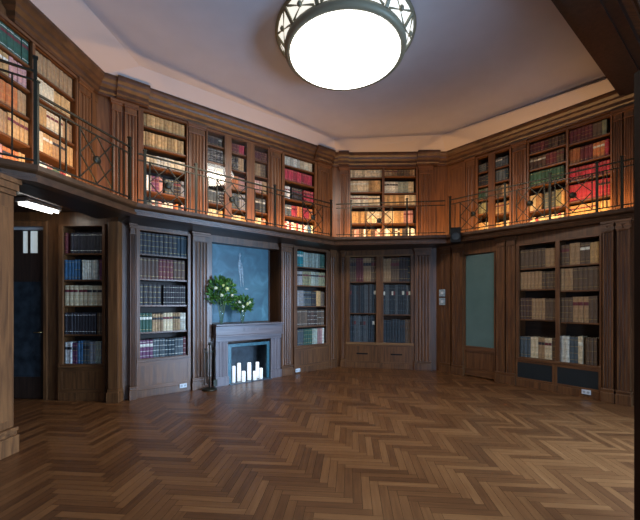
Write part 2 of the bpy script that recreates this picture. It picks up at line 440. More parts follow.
def bookcase(W, cid, px0, px1, ytop, ybot, pxref, cols, label, base=0, depth=.34, frame=.035, glass=False, stilemat='wood', panel=None, drawers=False, grille=False, topz=None, botz=None, railmat='woodh', zfloor=0.0, group=None, cat='bookcase'):
    """cols: list of (pxa, pxb, [(y_books_top, y_shelf, kwargs)...]) ; pixel rows are read at the column centre.
       base: front plane offset into the room.  the thing stands at z = botz"""
    s0, s1 = W.s(px0, base), W.s(px1, base)
    z1 = topz if topz is not None else W.z(pxref, ytop, base)
    z0 = botz if botz is not None else W.z(pxref, ybot, base)
    org = W.at(s0, base, zfloor)
    t = thing('bookcase', label, cat, org, W.rz, group)
    w = s1 - s0; zl = lambda z: z - zfloor
    WM = M[stilemat]
    # sides, back, top
    for a in (0, w - .02):
        mb = MB(); mb.box(a, a + .02, 0, depth, zl(z0), zl(z1), M['wood']); mb.build('side_panel', t)
    mb = MB(); mb.box(.021, w - .021, depth - .015, depth, zl(z0), zl(z1), M['woodback']); mb.build('back_panel', t)
    mb = MB(); mb.box(.021, w - .021, 0.02, depth - .016, zl(z1) - .03, zl(z1), M['woodh']); mb.build('top_board', t)
    edges = [W.s(c[0], base) - s0 for c in cols], [W.s(c[1], base) - s0 for c in cols]
    # stiles: left edge, between the columns, right edge
    xs = [0] + [e for pair in zip(*edges) for e in pair] + [w]
    for k in range(0, len(xs), 2):
        a, b_ = xs[k], xs[k+1]
        if b_ - a > .012:
            mb = MB(); mb.box(a + .0005, b_ - .0005, -.015, .018, zl(z0), zl(z1), WM); mb.build('stile', t, .004)
            if 0 < k < len(xs) - 2:
                mb = MB(); mb.box((a + b_)/2 - .012, (a + b_)/2 + .012, .019, depth - .016, zl(z0), zl(z1) - .031, M['wood']); mb.build('divider', t)
    lowest = 9
    for (pa, pb, rows), a, b_ in zip(cols, *edges):
        pc = (pa + pb)/2
        zrows = [(W.z(pc, r[0], base), W.z(pc, r[1], base), r[2] if len(r) > 2 else {}) for r in rows]
        zsh = sorted(z for _, z, _ in zrows)
        ia = a - .006 if a > .03 else .021
        ib = b_ + .006 if b_ < w - .03 else w - .021
        mids = [(xs[k] + xs[k+1])/2 for k in range(0, len(xs), 2)]
        ia = max([.0215] + [q + .0125 for q in mids[1:-1] if q < (a + b_)/2]); ib = min([w - .0215] + [q - .0125 for q in mids[1:-1] if q > (a + b_)/2])
        for i, (zt, zs, kw) in enumerate(zrows):
            mb = MB(); mb.box(ia, ib, .0195, depth - .016, zl(zs) - .024, zl(zs), M['woodh']); mb.build('shelf', t)
            lowest = min(lowest, zs)
            zn = min([q for q in zsh if q > zs + .01] + [z1 - .006])
            for f in kw.get('fills', [kw]):
                f = dict(f); pal = f.pop('pal', ['brown']); top = f.pop('top', zt)
                fill(W, s0 + max(ia, a - .02 if a > .03 else .0215), s0 + min(ib, b_ + .02 if b_ < w - .03 else w - .0215), zs + .0005, top, pal, cid, i + 1, d=base - .03, dep=min(.22, depth - .1), maxz=zn - .026, **f)
    mb = MB(); mb.box(.0005, w - .0005, -.018, -.0155, zl(z1) - .035, zl(z1), M[railmat]); 
    mb.box(.0005, w - .0005, -.0155, .018, zl(z1) - .035, zl(z1), M[railmat]) if False else None
    mb.build('top_rail', t)
    if panel is not None:       # closed front below the books
        zp = panel
        mb = MB(); mb.box(.001, w - .001, -.03, -.0155, zl(lowest) - .05, zl(lowest) - .001, M[railmat]); mb.build('lower_rail', t, .004)
        p = MB(); n = 2 if drawers or grille else 1
        p.box(.001, w - .001, -.0255, -.0158, zl(z0), zl(z0) + .12, M['wood'])
        p.build('plinth', t, .003)
        top = zl(lowest) - .052; bot = zl(z0) + .122
        for k in range(n):
            a = .002 + k*(w/n); b_ = a + w/n - .004
            f = MB()
            e = .06 if n == 1 else .035
            f.box(a, a + e, -.024, -.0158, bot, top, M['wood']); f.box(b_ - e, b_, -.024, -.0158, bot, top, M['wood'])
            f.box(a + e, b_ - e, -.024, -.0158, bot, bot + e, M['woodh']); f.box(a + e, b_ - e, -.024, -.0158, top - e, top, M['woodh'])
            f.box(a + e, b_ - e, -.018, -.0158, bot + e, top - e, M['grille'] if grille else M['wood'])
            dn = f.build('drawer' if drawers else ('dark_panel' if grille else 'lower_panel'), t)
            if drawers:
                hd = MB(); zz = (bot + top)/2; c_ = (a + b_)/2
                hd.box(c_ - .13, c_ + .13, -.032, -.0185, zz - .014, zz + .014, M['black']); hd.build('handle', dn, .004)
    if glass:
        for (pa, pb, rows), a, b_ in zip(cols, *edges):
            g = MB(); g.box(a - .008, b_ + .008, -.019, -.0165, zl(lowest) + .002, zl(z1) - .038, M['glass']); g.build('glass_pane', t)
    CASES[cid] = dict(label=label, n=max(len(c[2]) for c in cols))
    return (s0, s1, z0, z1)

# ================================================================== LOWER STOREY
B = lambda *p, **k: dict(pal=list(p), **k)
# --- alcove bookcase at the left, under the gallery
ZL_TOP = 2.745
hA = bookcase(LA, 'alcove', 59, 105.5, 226, 402, 82, [
    (63.5, 102.5, [(232, 253, dict(fills=[B('maroon', until=.14), B('dark', start=.15, gilt='ivory', wmean=.04)])),
                (259, 279.5, dict(fills=[B('blue', 'blue', until=.42, wmean=.05), B('ivory', start=.43, until=.84, wmean=.035), B('plum', start=.85)])),
                (285, 305.5, B('cream', 'cream', wmean=.07, jitter=.03)),
                (312, 334.5, dict(fills=[B('dark', until=.78, wmean=.04, gilt='white'), B('umber', start=.79)])),
                (341, 364, B('white', 'plum', 'blue', 'slate', 'grey', 'sage', 'slate', wmean=.045, jitter=.1))])],
    'dark alcove bookcase beside the black door under the gallery', panel=.5, stilemat='wood', botz=0, topz=LA.z(82, 224))
# --- left of the fireplace
def rows(y, spec): return [(a, b_, c) for (a, b_), c in zip(y, spec)]
hB1 = bookcase(LB, 'left', 136, 190.5, 229, 392, 165, [
    (140, 187.5, rows([(233, 255), (258.5, 279.3), (284.5, 305), (312.5, 331.3), (338, 357)],
        [B('dark', 'dark', 'navy', wmean=.06), B('brown', 'maroon', 'brown', wmean=.06, bands=4),
         dict(fills=[B('dark', until=.5, wmean=.06), B('dark', start=.475, wmean=.032, gilt='ivory')]),
         B('green', 'calf', 'cream', 'calf', 'ivory', wmean=.045, label_p=.9),
         B('plum', 'slate', 'navy', 'slate', 'maroon', wmean=.046, gilt='ivory')]))],
    'tall walnut bookcase immediately left of the fireplace', panel=.5, botz=0, topz=LB.z(165, 231))
hB2 = bookcase(LB, 'right', 293.5, 329.5, 248, 369, 311, [
    (297, 326, rows([(252, 267.3), (271.5, 285.5), (290.5, 306), (309.5, 325.8), (328.5, 344.5)],
        [B('teal', 'sage', 'sage', 'green', wmean=.055), B('grey', 'olive', 'sage', 'olive', wmean=.055),
         B('grey', 'slate', 'dark', 'tan', 'umber', wmean=.05), B('umber', 'brown', 'umber', wmean=.05, gilt='ivory'),
         B('slate', 'green', 'sage', 'pink', 'ivory', wmean=.05)]))],
    'walnut bookcase immediately right of the fireplace', panel=.5, botz=0, topz=LB.z(311, 249))
hC = bookcase(LC, 'glazed', 345.5, 414, 254, 372, 380, [
    (350, 376, rows([(257, 281.5), (284, 313), (315, 342)],
        [B('umber', 'maroon', 'calf', 'umber', wmean=.055, label_p=.8), B('navy', 'slate', 'navy', 'dark', 'navy', wmean=.045, gilt='slate', bands=0, blocks=False, jitter=.02), B('navy', 'slate', 'navy', wmean=.045, gilt='slate', blocks=False, jitter=.02)])),
    (383.5, 410.5, rows([(257, 281.5), (284, 314.5), (319, 343)],
        [B('calf', 'umber', 'dark', 'navy', wmean=.055), B('navy', 'slate', 'navy', wmean=.045, gilt='slate', blocks=False, jitter=.02), B('navy', 'navy', 'navy', 'umber', 'olive', wmean=.055, gilt='slate')]))],
    'glass fronted double bookcase with two drawers in the far bay', panel=.5, botz=0, glass=True, drawers=True, railmat='honey', topz=LC.z(380, 255))
hD = bookcase(LD, 'brown', 516, 602, 242, 395, 558, [
    (519.5, 555.5, rows([(248, 267.5), (271, 289), (297.5, 319.5), (337, 358.5)],
        [B('umber', 'umber', 'calf', wmean=.07, bands=4), B('calf', 'umber', wmean=.055, bands=4), B('brown', 'calf', 'umber', wmean=.06, bands=4), B('slate', 'cream', 'calf', 'cream', 'umber', wmean=.055)])),
    (560, 599.5, rows([(242, 264), (267, 290), (296, 322.5), (336, 364)],
        [B('umber', 'calf', 'umber', 'tan', 'olive', wmean=.062), B('calf', 'umber', 'umber', wmean=.07, bands=4), B('umber', 'calf', 'umber', wmean=.065, bands=4), dict(fills=[B('ivory', 'slate', 'cream', until=.62, wmean=.06), B('umber', start=.63)])]))],
    'double bookcase of old brown volumes on the right wall', panel=.5, botz=0, grille=True, topz=LD.z(558, 239))

# fireplace bay (recess) and the green glass door
sF0, sF1 = LB.s(212.5), LB.s(280)
sG0, sG1 = LD.s(463), LD.s(495)
sd0, sd1 = LA.s(0) - .25, LA.s(46)
backing('wall_fireplace', LB, -.05, LB.len + .05, [(hB1[0] - .002, hB1[1] + .002, -.01, hB1[3] + .002), (sF0, sF1, -.01, 2.62), (hB2[0] - .002, hB2[1] + .002, -.01, hB2[3] + .002)], 0, Z_SOF - .002, label='walnut panelled wall with fireplace')
backing('wall_far', LC, -.02, LC.len + .3, [(hC[0] - .002, hC[1] + .002, -.01, hC[3] + .002)], 0, Z_SOF - .002, label='walnut panelled wall of far bay')
backing('wall_right', LD, -.05, LD.len, [(sG0 - .002, sG1 + .002, -.01, LD.z(479, 253)), (hD[0] - .002, hD[1] + .002, -.01, hD[3] + .002)], 0, Z_SOF - .002, label='walnut panelled right wall')
ZA = 2.93
backing('wall_alcove', LA, -.6, LA.len - .02, [(sd0 - .002, sd1 + .002, -.01, 2.80), (hA[0] - .002, hA[1] + .002, -.01, hA[3] + .002)], 0, ZA - .002, label='dark wall at the back of alcove')

# black door in the alcove
d0 = thing('door_1', 'dark panelled door with two small lit panes', 'door', LA.at(sd0, -.03, 0), LA.rz)
d0['kind'] = 'structure'
w = sd1 - sd0
mb = MB()
for a, b_, z0, z1 in ((0, .05, 0, 2.79), (w - .05, w, 0, 2.79), (.05, w - .05, 2.70, 2.79)): mb.box(a, b_, -.02, .06, z0, z1, M['wood'])
mb.build('door_frame', d0)
mb = MB(); mb.box(.052, w - .052, .03, .04, 2.64, 2.698, M['grey']); mb.build('transom', d0)
zp0, zp1 = LA.z(27, 252.5), LA.z(27, 229)
def sx(p): return LA.s(p) - sd0
mb = MB()
mb.box(.053, w - .053, .03, .05, .01, .35, M['wooddark']); mb.box(.053, w - .053, .03, .05, zp1, 2.638, M['wooddark']); mb.box(.053, w - .053, .03, .05, zp0 - .45, zp0, M['wooddark'])
for a, b_ in ((.053, sx(19.5)), (sx(24.5), sx(27)), (sx(34.5), w - .053)): mb.box(a, b_, .03, .05, zp0, zp1, M['wooddark'])
for a, b_ in ((.053, .16), (sx(38), w - .053)): mb.box(a, b_, .03, .05, .35, zp0 - .45, M['wooddark'])
lf = mb.build('door_leaf', d0)
for a, b_ in ((sx(19.5), sx(24.5)), (sx(27), sx(34.5))):
    mb = MB(); mb.box(a, b_, .038, .042, zp0, zp1, M['litpane']); mb.build('pane', lf)
mb = MB(); mb.box(.16, sx(38), .036, .044, .35, zp0 - .45, M['soot']); mb.build('pane', lf)
mb = MB(); mb.tube((w - .09, .03, 1.05), (w - .09, -.03, 1.05), .01, M['brass']); mb.tube((w - .09, -.03, 1.05), (w - .19, -.03, 1.05), .009, M['brass']); mb.build('door_handle', lf)

# green glass door on the right wall
g0 = thing('door_2', 'walnut door with tall green frosted pane', 'door', LD.at(sG0, -.03, 0), LD.rz); g0['kind'] = 'structure'
w = sG1 - sG0; zt = LD.z(479, 254); zb = LD.z(479, 347)
mb = MB()
for a, b_ in ((.002, .03), (w - .03, w - .002)): mb.box(a, b_, -.01, .06, 0, zt, M['wood'])
mb.box(.031, w - .031, 0, .05, zb - .11, zb, M['woodh']); mb.box(.031, w - .031, 0, .05, .02, .16, M['woodh'])
mb.box(.031, w - .031, .025, .045, .16, zb - .11, M['wood'])
mb.build('door_frame', g0)
mb = MB(); mb.box(.031, w - .031, .03, .036, zb, zt - .002, M['greenglass']); mb.build('pane', g0)

# --- pilasters of the lower storey
zc = Z_SOF - .003
ph = zc
pilaster(LB, 121, 135.5, 0, ph, 'fluted walnut pilaster at left corner, between alcove bookcase and tall bookcase', d=.09, flutes=3, base=-.03, smin=.09)
pilaster(LB, 193, 209, 0, ph, 'fluted walnut pilaster left of the fireplace', d=.08, flutes=4, base=-.03)
pilaster(LB, 281.5, 292.5, 0, ph, 'fluted walnut pilaster right of the fireplace', d=.08, flutes=4, base=-.03)
pilaster(LB, 330.5, 337, 0, ph, 'narrow pilaster in far left corner beside right-hand fireplace bookcase', d=.05, flutes=2, base=-.03, smax=LB.len - .09)
pilaster(LC, 338.5, 345, 0, ph, 'narrow pilaster at left edge of the glass fronted bookcase', d=.05, flutes=2, base=-.03, smin=.09)
pilaster(LC, 414.6, 431, 0, ph, 'fluted pilaster at right edge of the glass fronted bookcase', d=.07, flutes=4, base=-.03, smax=LC.len - .12)
pilaster(LD, 440.5, 450, 0, ph, 'fluted pilaster carrying two wall switches in far right corner', d=.05, flutes=3, base=-.03)
pilaster(LD, 452, 462.5, 0, ph, 'pilaster immediately left of the green glass door', d=.06, flutes=3, base=-.03)
pilaster(LD, 496.3, 504.5, 0, ph, 'pilaster immediately right of the green glass door', d=.06, flutes=2, base=-.03)
pilaster(LD, 506, 514.8, 0, ph, 'pilaster at left edge of the brown volumes bookcase', d=.06, flutes=2, base=-.03)
pilaster(LD, 602.6, 613, 0, ph, 'scroll capital pilaster at right edge of the brown volumes bookcase', d=.08, flutes=3, base=-.03, scroll=True)
pilaster(LD, 617, 630, 0, ph, 'rightmost scroll capital pilaster on the right wall', d=.08, flutes=3, base=-.03, scroll=True)
# corner pier between alcove and fireplace wall
WAB = Wall((-3.2, 5.40), (-2.98, 5.40))
p = thing('corner_pier', 'plain walnut corner pier with square base beside alcove bookcase', 'pier', (-3.13, 5.36, 0), 0)
mb = MB(); mb.box(-.075, .075, -.07, .05, .2, Z_SOF - .004, M['wood']); mb.build('shaft', p, .006)
mb = MB(); mb.box(-.095, .095, -.09, .05, 0, .15, M['wood']); mb.box(-.085, .085, -.08, .05, .15, .199, M['woodh']); mb.build('plinth', p, .004)
# front pier at the far left carrying the gallery
p = thing('front_pier', 'large walnut pier at far left edge holding up the gallery', 'pier', (-3.345, 3.30, 0), math.radians(-4))
mb = MB(); mb.prism([(x*1.0, y) for x, y in [(-.26, -.27), (.25, -.27), (.25, .24), (-.26, .24)]], .26, 2.58, M['wood']); mb.build('shaft', p, .008)
mb = MB(); mb.box(-.251 + .05, .21, -.285, -.2715, .34, 2.45, M['wood']); mb.box(.2515, .262, -.2, .17, .34, 2.45, M['wood']); mb.build('raised_panel', p, .004)
mb = MB(); mb.box(-.28, .285, -.305, .265, 0, .18, M['wood']); mb.box(-.27, .27, -.29, .255, .18, .22, M['woodh']); mb.box(-.275, .28, -.30, .262, .22, .259, M['woodh']); mb.build('plinth', p, .006)
mb = MB(); mb.box(-.27, .265, -.285, .25, 2.581, 2.63, M['woodh']); mb.box(-.28, .285, -.30, .265, 2.63, 2.70, M['wood']); mb.box(-.29, .30, -.315, .28, 2.70, Z_SOF - .003, M['woodh']); mb.build('capital', p, .004)

# ================================================================== FIREPLACE
fp = thing('fireplace', 'walnut chimneypiece with teal tiled opening on the left wall', 'fireplace', LB.at((LB.s(212.5) + LB.s(280))/2, -.03, 0), LB.rz)
sm_ = (LB.s(212.5) + LB.s(280))/2
lx = lambda px, d=0: LB.s(px, d) - sm_
zsh = LB.z(247, 323.5, .12)
xl, xr = lx(212, .10), lx(281, .10)
hw = (sF1 - sF0)/2 - .004
mb = MB(); mb.sweepx([(-.17, zsh - .035), (.03 + .05, zsh - .035), (.08, zsh), (-.20, zsh), (-.20, zsh - .022)], -hw - .02 if False else -hw, hw, M['stone']); mb.build('mantel_shelf', fp)
mb = MB(); mb.box(-hw + .01, hw - .01, -.15, -.02, zsh - .20, zsh - .036, M['stone']); mb.box(-hw + .002, hw - .002, -.165, -.02, zsh - .235, zsh - .201, M['stone'])
mb.box(-hw + .02, hw - .02, -.12, -.02, zsh - .32, zsh - .236, M['stone']); mb.build('frieze', fp, .005)
mb = MB(); mb.box(-.16, .16, -.158, -.151, zsh - .14, zsh - .085, M['stonev']); mb.build('plaque', fp)
ox0, ox1 = lx(229, .08), lx(270.5, .08); zo = LB.z(250, 343, .1)
zo = min(zo, zsh - .325)
for a, b_ in ((-hw + .015, ox0 - .002), (ox1 + .002, hw - .015)):
    j = MB(); m_ = (a + b_)/2; ww = b_ - a
    j.prism([(x + m_, y) for x, y in fluted(ww*.9, .10, 3, .010)], .16, zsh - .322, M['stonev'])
    j.box(a, b_, -.12, 0, 0, .159, M['stonev']); j.build('jamb', fp, 0)
ts = .065
ix0, ix1 = ox0 + ts, ox1 - ts*.9
mb = MB(); mb.box(ox0, ix0, -.07, -.03, .015, zo, M['tile']); mb.box(ix1, ox1, -.07, -.03, .015, zo, M['tile']); mb.box(ix0, ix1, -.07, -.03, zo - .06, zo, M['tile']); mb.build('tile_surround', fp)
mb = MB()
zi = zo - .062
mb.box(ix0 - .03, ix0, -.029, .29, .015, zi, M['soot']); mb.box(ix1, ix1 + .03, -.029, .29, .015, zi, M['soot']); mb.box(ix0 - .03, ix1 + .03, .29, .32, .015, zi, M['soot']); mb.box(ix0 - .03, ix1 + .03, -.029, .32, zi, zi + .03, M['soot'])
mb.build('firebox', fp)
mb = MB(); mb.box(ox0 - .0, ox1 + .0, -.16, .32, 0, .014, M['slate']); mb.build('hearth', fp)
# overmantel picture in its recess
zt_ = LB.z(240, 238.5); px_l, px_r = lx(214.5, -.12), lx(270.5, -.12)
pc = thing('picture', 'large teal blue picture with faint pale figure above the mantel', 'picture', LB.at(sm_ + (px_l + px_r)/2, -.22, zsh + .004), LB.rz)
hw2 = (px_r - px_l)/2 + .03; hh = zt_ - zsh - .02
mb = MB(); mb.box(-hw2 + .02, hw2 - .02, .0, .02, .02, hh - .02, M['canvas']); cv = mb.build('canvas', pc)
mb = MB()
for a in ((-hw2, -hw2 + .025), (hw2 - .025, hw2)): mb.box(*a, -.012, .025, 0, hh, M['wooddark'])
mb.box(-hw2 + .025, hw2 - .025, -.012, .025, 0, .02, M['wooddark']); mb.box(-hw2 + .025, hw2 - .025, -.012, .025, hh - .02, hh, M['wooddark']); mb.build('frame', pc)
mb = MB()
fx = 0.0
def stroke(pts, r=.018):
    rings = []
    for (x, z, rr) in pts: rings.append([(x + rr*math.cos(a*PI/4), -.0035 + .002*math.sin(a*PI/4), z) for a in range(8)])
    mb.loft(rings, M['paleblue'], smooth=True)
q = hh
stroke([(-.02, q*.44, .006), (-.03, q*.55, .016), (-.045, q*.64, .028), (-.05, q*.72, .036), (-.045, q*.78, .018), (-.045, q*.80, .012), (-.04, q*.83, .024), (-.04, q*.86, .012)])
stroke([(.035, q*.44, .005), (.02, q*.55, .012), (.0, q*.64, .018), (-.02, q*.70, .020)])
stroke([(.03, q*.58, .005), (.015, q*.66, .011), (-.01, q*.74, .014)])
stroke([(.10, q*.405, .004), (.10, q*.415, .05), (.10, q*.425, .004)])
stroke([(-.10, q*.22, .01), (-.12, q*.24, .06), (-.10, q*.26, .02)])
mb.build('painted_figure', cv)
# candles: (px, y_top, radius, row)
for i, (cx_, yt, rr, dd, lb) in enumerate([
    (233.8, 366, .030, .02, 'white pillar candle at left end inside the fireplace'),
    (239.0, 363, .036, -.02, 'tall white pillar candle, second from left in the fireplace'),
    (243.6, 371, .036, .09, 'short white pillar candle immediately left of the middle tall one in fireplace'),
    (249.2, 362.5, .038, .0, 'tall white pillar candle in the middle of the fireplace'),
    (254.8, 371, .034, .08, 'short white pillar candle right of the middle tall one in fireplace'),
    (257.3, 362, .034, -.05, 'tall white pillar candle, rightmost tall one in the fireplace'),
    (261.0, 368, .034, .05, 'white pillar candle at right end inside the fireplace')]):
    d_ = dd - .03
    s_ = min(max(LB.s(cx_, d_), sm_ + ix0 + rr + .003), sm_ + ix1 - rr - .003)
    q_ = LB.at(s_, d_, .0145)
    hgt = LB.z(cx_, yt, d_) - .0145
    t = thing('candle', lb, 'candle', q_, LB.rz, 'white candles in the fireplace')
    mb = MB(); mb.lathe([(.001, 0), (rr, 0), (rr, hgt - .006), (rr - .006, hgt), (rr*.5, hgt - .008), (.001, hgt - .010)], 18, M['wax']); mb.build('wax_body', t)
    mb = MB(); mb.tube((0, 0, hgt - .0095), (.002, 0, hgt + .012), .0015, M['black'], 5); mb.build('wick', t)

# fire irons
q_ = LB.at(LB.s(209.5, .22), .22, 0)
t = thing('fire_iron_stand', 'black iron fireside tool stand at left side of the fireplace', 'fireside tools', q_, LB.rz)
mb = MB(); mb.lathe([(.001, 0), (.13, 0), (.13, .02), (.09, .035), (.02, .05), (.001, .05)], 20, M['iron']); mb.build('base', t)
mb = MB(); mb.tube((0, 0, .0505), (0, 0, .78), .011, M['iron'], 8); mb.blob((0, 0, .80), .028, M['iron']); mb.bar((-.09, 0, .66), (.09, 0, .66), .012, M['iron']); mb.build('pole', t)
for k, (x, nm) in enumerate(((-.085, 'poker'), (.085, 'shovel'), (-.045, 'tongs'))):
    mb = MB(); y = -.022 if k < 2 else .022
    mb.tube((x, y, .70), (x*1.15, y, .10), .007, M['iron'], 6)
    if nm == 'shovel': mb.box(x*1.15 - .035, x*1.15 + .035, y - .006, y + .006, .055, .17, M['iron'])
    if nm == 'tongs': mb.tube((x + .02, y, .66), (x + .02, y, .10), .006, M['iron'], 6)
    mb.blob((x, y, .715), .015, M['iron']); mb.build(nm, t)

# vases with flowers on the mantel
def leafmesh(mb, c, dirv, ln, wd, mat):
    d = Vector(dirv).normalized(); t = Vector((R.uniform(-1, 1), R.uniform(-1, 1), R.uniform(-1, 1)))
    p = d.cross(t).normalized()*wd; nrm = d.cross(p).normalized()*wd*.35
    c = Vector(c)
    mb.add([c, c + d*ln*.45 + p - nrm, c + d*ln*.5, c + d*ln*.45 - p - nrm, c + d*ln - nrm*1.5], [(0, 1, 2), (0, 2, 3), (1, 4, 2), (2, 4, 3)], mat, True)
def bouquet(px, yv_top, spread, hgt, cy, nleaf, blooms, lab_v, lab_b, rad, sidx):
    d_ = .09
    q_ = LB.at(LB.s(px, d_), d_, zsh + .0005)
    t = thing('vase', lab_v, 'vase', q_, LB.rz, 'glass vases on the mantel')
    vh = LB.z(px, yv_top, d_) - zsh
    mb = MB(); mb.lathe([(.001, 0), (rad, 0), (rad, vh), (rad - .004, vh), (rad - .004, .012), (.001, .012)], 20, M['vaseglass']); mb.build('glass_body', t)
    b_ = thing('flower_bouquet', lab_b, 'flowers', q_ + Vector((0, 0, .013)), LB.rz, 'flower bouquets on the mantel')
    mb = MB()
    for k in range(9):
        a = k*2.4; rr = rad*.5
        mb.tube((rr*.5*math.cos(a), rr*.5*math.sin(a), .001), (spread*.4*math.cos(a), spread*.3*math.sin(a), cy), .0035, M['stem'], 5)
    mb.build('stems', b_)
    mb = MB()
    for k in range(nleaf):
        a = R.random()*2*PI; e = R.uniform(-.75, 1.0); r_ = R.random()**.5
        c = Vector((spread*r_*math.cos(a)*math.sqrt(1 - .6*e*e), .10*r_*math.sin(a), cy + hgt*e*math.sqrt(max(.05, 1 - .5*r_*r_))))
        dv = (c - Vector((0, 0, cy - .08))) + Vector((R.uniform(-.12, .12), R.uniform(-.12, .12), R.uniform(-.08, .12)))
        leafmesh(mb, c, dv, R.uniform(.05, .10), R.uniform(.014, .028), M['leaf'])
    mb.build('foliage', b_)
    for (bx, bz, r, kind) in blooms:
        mb = MB()
        mb.blob((bx, -.115, cy + bz), r*.8, M[kind], 8, 5)
        for k in range(9):
            a = k*.7 + R.random(); dv = Vector((math.cos(a), -.35, math.sin(a)))
            leafmesh(mb, Vector((bx, -.12, cy + bz)), dv, r*1.25, r*.55, M[kind])
        mb.build('bloom', b_)
bouquet(221.5, 300, .27, .27, .56, 460, [(-.16, .08, .030, 'bloomw'), (.05, .07, .040, 'bloom'), (-.05, -.05, .030, 'bloomw'), (.15, -.05, .028, 'bloomw'), (-.02, .13, .024, 'bloom')],
        'clear glass cylinder vase at left end of the mantel', 'large bouquet of green leaves and pale yellow flowers at left on mantel', .038, 0)
bouquet(242.5, 307, .20, .16, .33, 280, [(-.05, -.02, .030, 'bloomw'), (.04, .03, .030, 'bloom'), (.09, .06, .026, 'bloomw'), (-.12, .06, .028, 'bloomw')],
        'smaller clear glass vase right of the tall one on mantel', 'smaller, lower bouquet of green leaves and cream flowers on mantel', .036, 1)

# ================================================================== UPPER STOREY
ZG = Z_DECK + .001
UT = 4.583
def ucase(W, cid, px0, px1, cols, label, glass=False, ytop=None, **kw):
    pc = (px0 + px1)/2
    return bookcase(W, cid, px0, px1, 0, 0, pc, cols, label, botz=ZG, topz=min(UT, W.z(pc, ytop)), zfloor=ZG, glass=glass, **kw)
# left wall: the long case running out of the frame
sA1 = UA.s(77.5)
def A_rows(zlist, spec):     # rows given by height, turned into the row pixels bookcase() expects
    return zlist, spec
def case_by_z(W, cid, s0, s1, splits, zrows, label, topz):
    """same bookcase, rows given in metres: zrows per column [(z_shelf, z_top, kw)]"""
    px = lambda s_: CX + F*W.at(s_).x/W.at(s_).y
    y = lambda s_, z: HY - (z - H)*F/W.at(s_).y
    cols = []
    for (a, b_), rws in zip(splits, zrows):
        pc = (px(a) + px(b_))/2; sc = W.s(pc)
        cols.append((px(a), px(b_), [(y(sc, zt), y(sc, zs), kw) for zs, zt, kw in rws]))
    return bookcase(W, cid, px(s0), px(s1), 0, 0, px((s0 + s1)/2), cols, label, botz=ZG, topz=topz, zfloor=ZG)
sA0 = .35; sAm = UA.s(33)
rowsA1 = [(4.27, 4.54, B('green', 'green', wmean=.085, gilt='ivory')), (3.98, 4.24, B('orange', 'tan', 'pink', wmean=.06)), (3.66, 3.92, B('tan', 'orange', 'calf', wmean=.055)), (3.34, 3.60, B('orange', 'calf', 'tan', wmean=.05)), (2.98, 3.22, B('slate', 'pink', 'orange', 'tan', wmean=.045))]
rowsA2 = [(4.27, 4.54, B('calf', 'calf', 'calf', wmean=.06)), (3.98, 4.22, B('cream', 'tan', wmean=.06)), (3.66, 3.90, B('tan', 'cream', 'calf', wmean=.055)), (3.34, 3.60, B('cream', 'tan', 'calf', 'tan', wmean=.055)), (2.98, 3.24, B('teal', 'white', 'pink', 'green', 'red', 'cream', 'white', wmean=.05))]
hUA = case_by_z(UA, 'gallery left', sA0, sA1, [(sA0 + .04, sAm - .02), (sAm + .02, sA1 - .03)], [rowsA1, rowsA2], 'long gallery bookcase at upper left running out of view', 4.583)
hUB1 = ucase(UB, 'gallery tan', 138, 188, [(143.5, 186.5, rows([(115, 130.5), (135.5, 149.5), (157, 167.5), (177, 193), (201.5, 215)],
    [B('tan', 'tan', wmean=.055, jitter=.01, label_p=.1), B('tan', 'tan', wmean=.055, jitter=.01, label_p=.1), B('cream', 'ivory', 'cream', wmean=.06), dict(fills=[B('white', 'plum', 'pink', until=.5, wmean=.05), B('slate', 'dark', 'grey', start=.5, wmean=.05)]), B('orange', 'slate', 'white', 'plum', 'pink', 'white', wmean=.045, blocks=False)]))],
    'gallery bookcase above the left one, two top shelves of tan sets', ytop=108)
def narrow(a, b_, ys, sp): return (a, b_, rows(ys, sp))
hUB2 = ucase(UB, 'gallery narrow', 206, 269.5, [
    narrow(207.5, 224.5, [(136, 145), (148, 162), (166.5, 181), (189, 203), (209, 220.5)], [B('dark', 'navy', wmean=.06), B('dark', wmean=.06, gilt='ivory'), B('ivory', 'cream', wmean=.06), B('slate', 'dark', wmean=.05, gilt='ivory'), B('cream', 'tan', wmean=.05)]),
    narrow(231.5, 246.5, [(143.5, 153), (156.5, 170), (176, 189), (193, 209), (215, 224)], [B('maroon', 'red', wmean=.06), B('dark', 'calf', wmean=.06), B('orange', 'pink', wmean=.06), B('slate', 'grey', wmean=.045), B('cream', 'tan', wmean=.05)]),
    narrow(254.5, 268, [(151, 160.5), (163, 176), (180, 192.5), (198, 212), (217.5, 227)], [B('maroon', 'maroon', wmean=.06), B('calf', 'umber', wmean=.06), B('pink', 'calf', wmean=.06), B('dark', 'slate', 'orange', wmean=.05), B('cream', 'orange', wmean=.05)])],
    'triple narrow glazed gallery bookcase over the fireplace', glass=True, ytop=131)
hUB3 = ucase(UB, 'gallery red', 282, 317, [(284.5, 314.5, rows([(157.5, 168), (171.5, 182.5), (188, 200.5), (206, 217.5), (223, 232.5)],
    [B('ivory', 'cream', wmean=.09, jitter=.02), B('red', 'red', wmean=.055, jitter=.02), dict(fills=[B('white', until=.28, wmean=.05), B('dark', start=.28, until=.65), B('red', start=.65)]), B('slate', 'red', 'orange', 'red', 'orange', wmean=.05), B('blue', 'cream', 'white', 'red', 'white', wmean=.05, blocks=False)]))],
    'gallery bookcase with bright red volumes, right of triple narrow one', ytop=156)
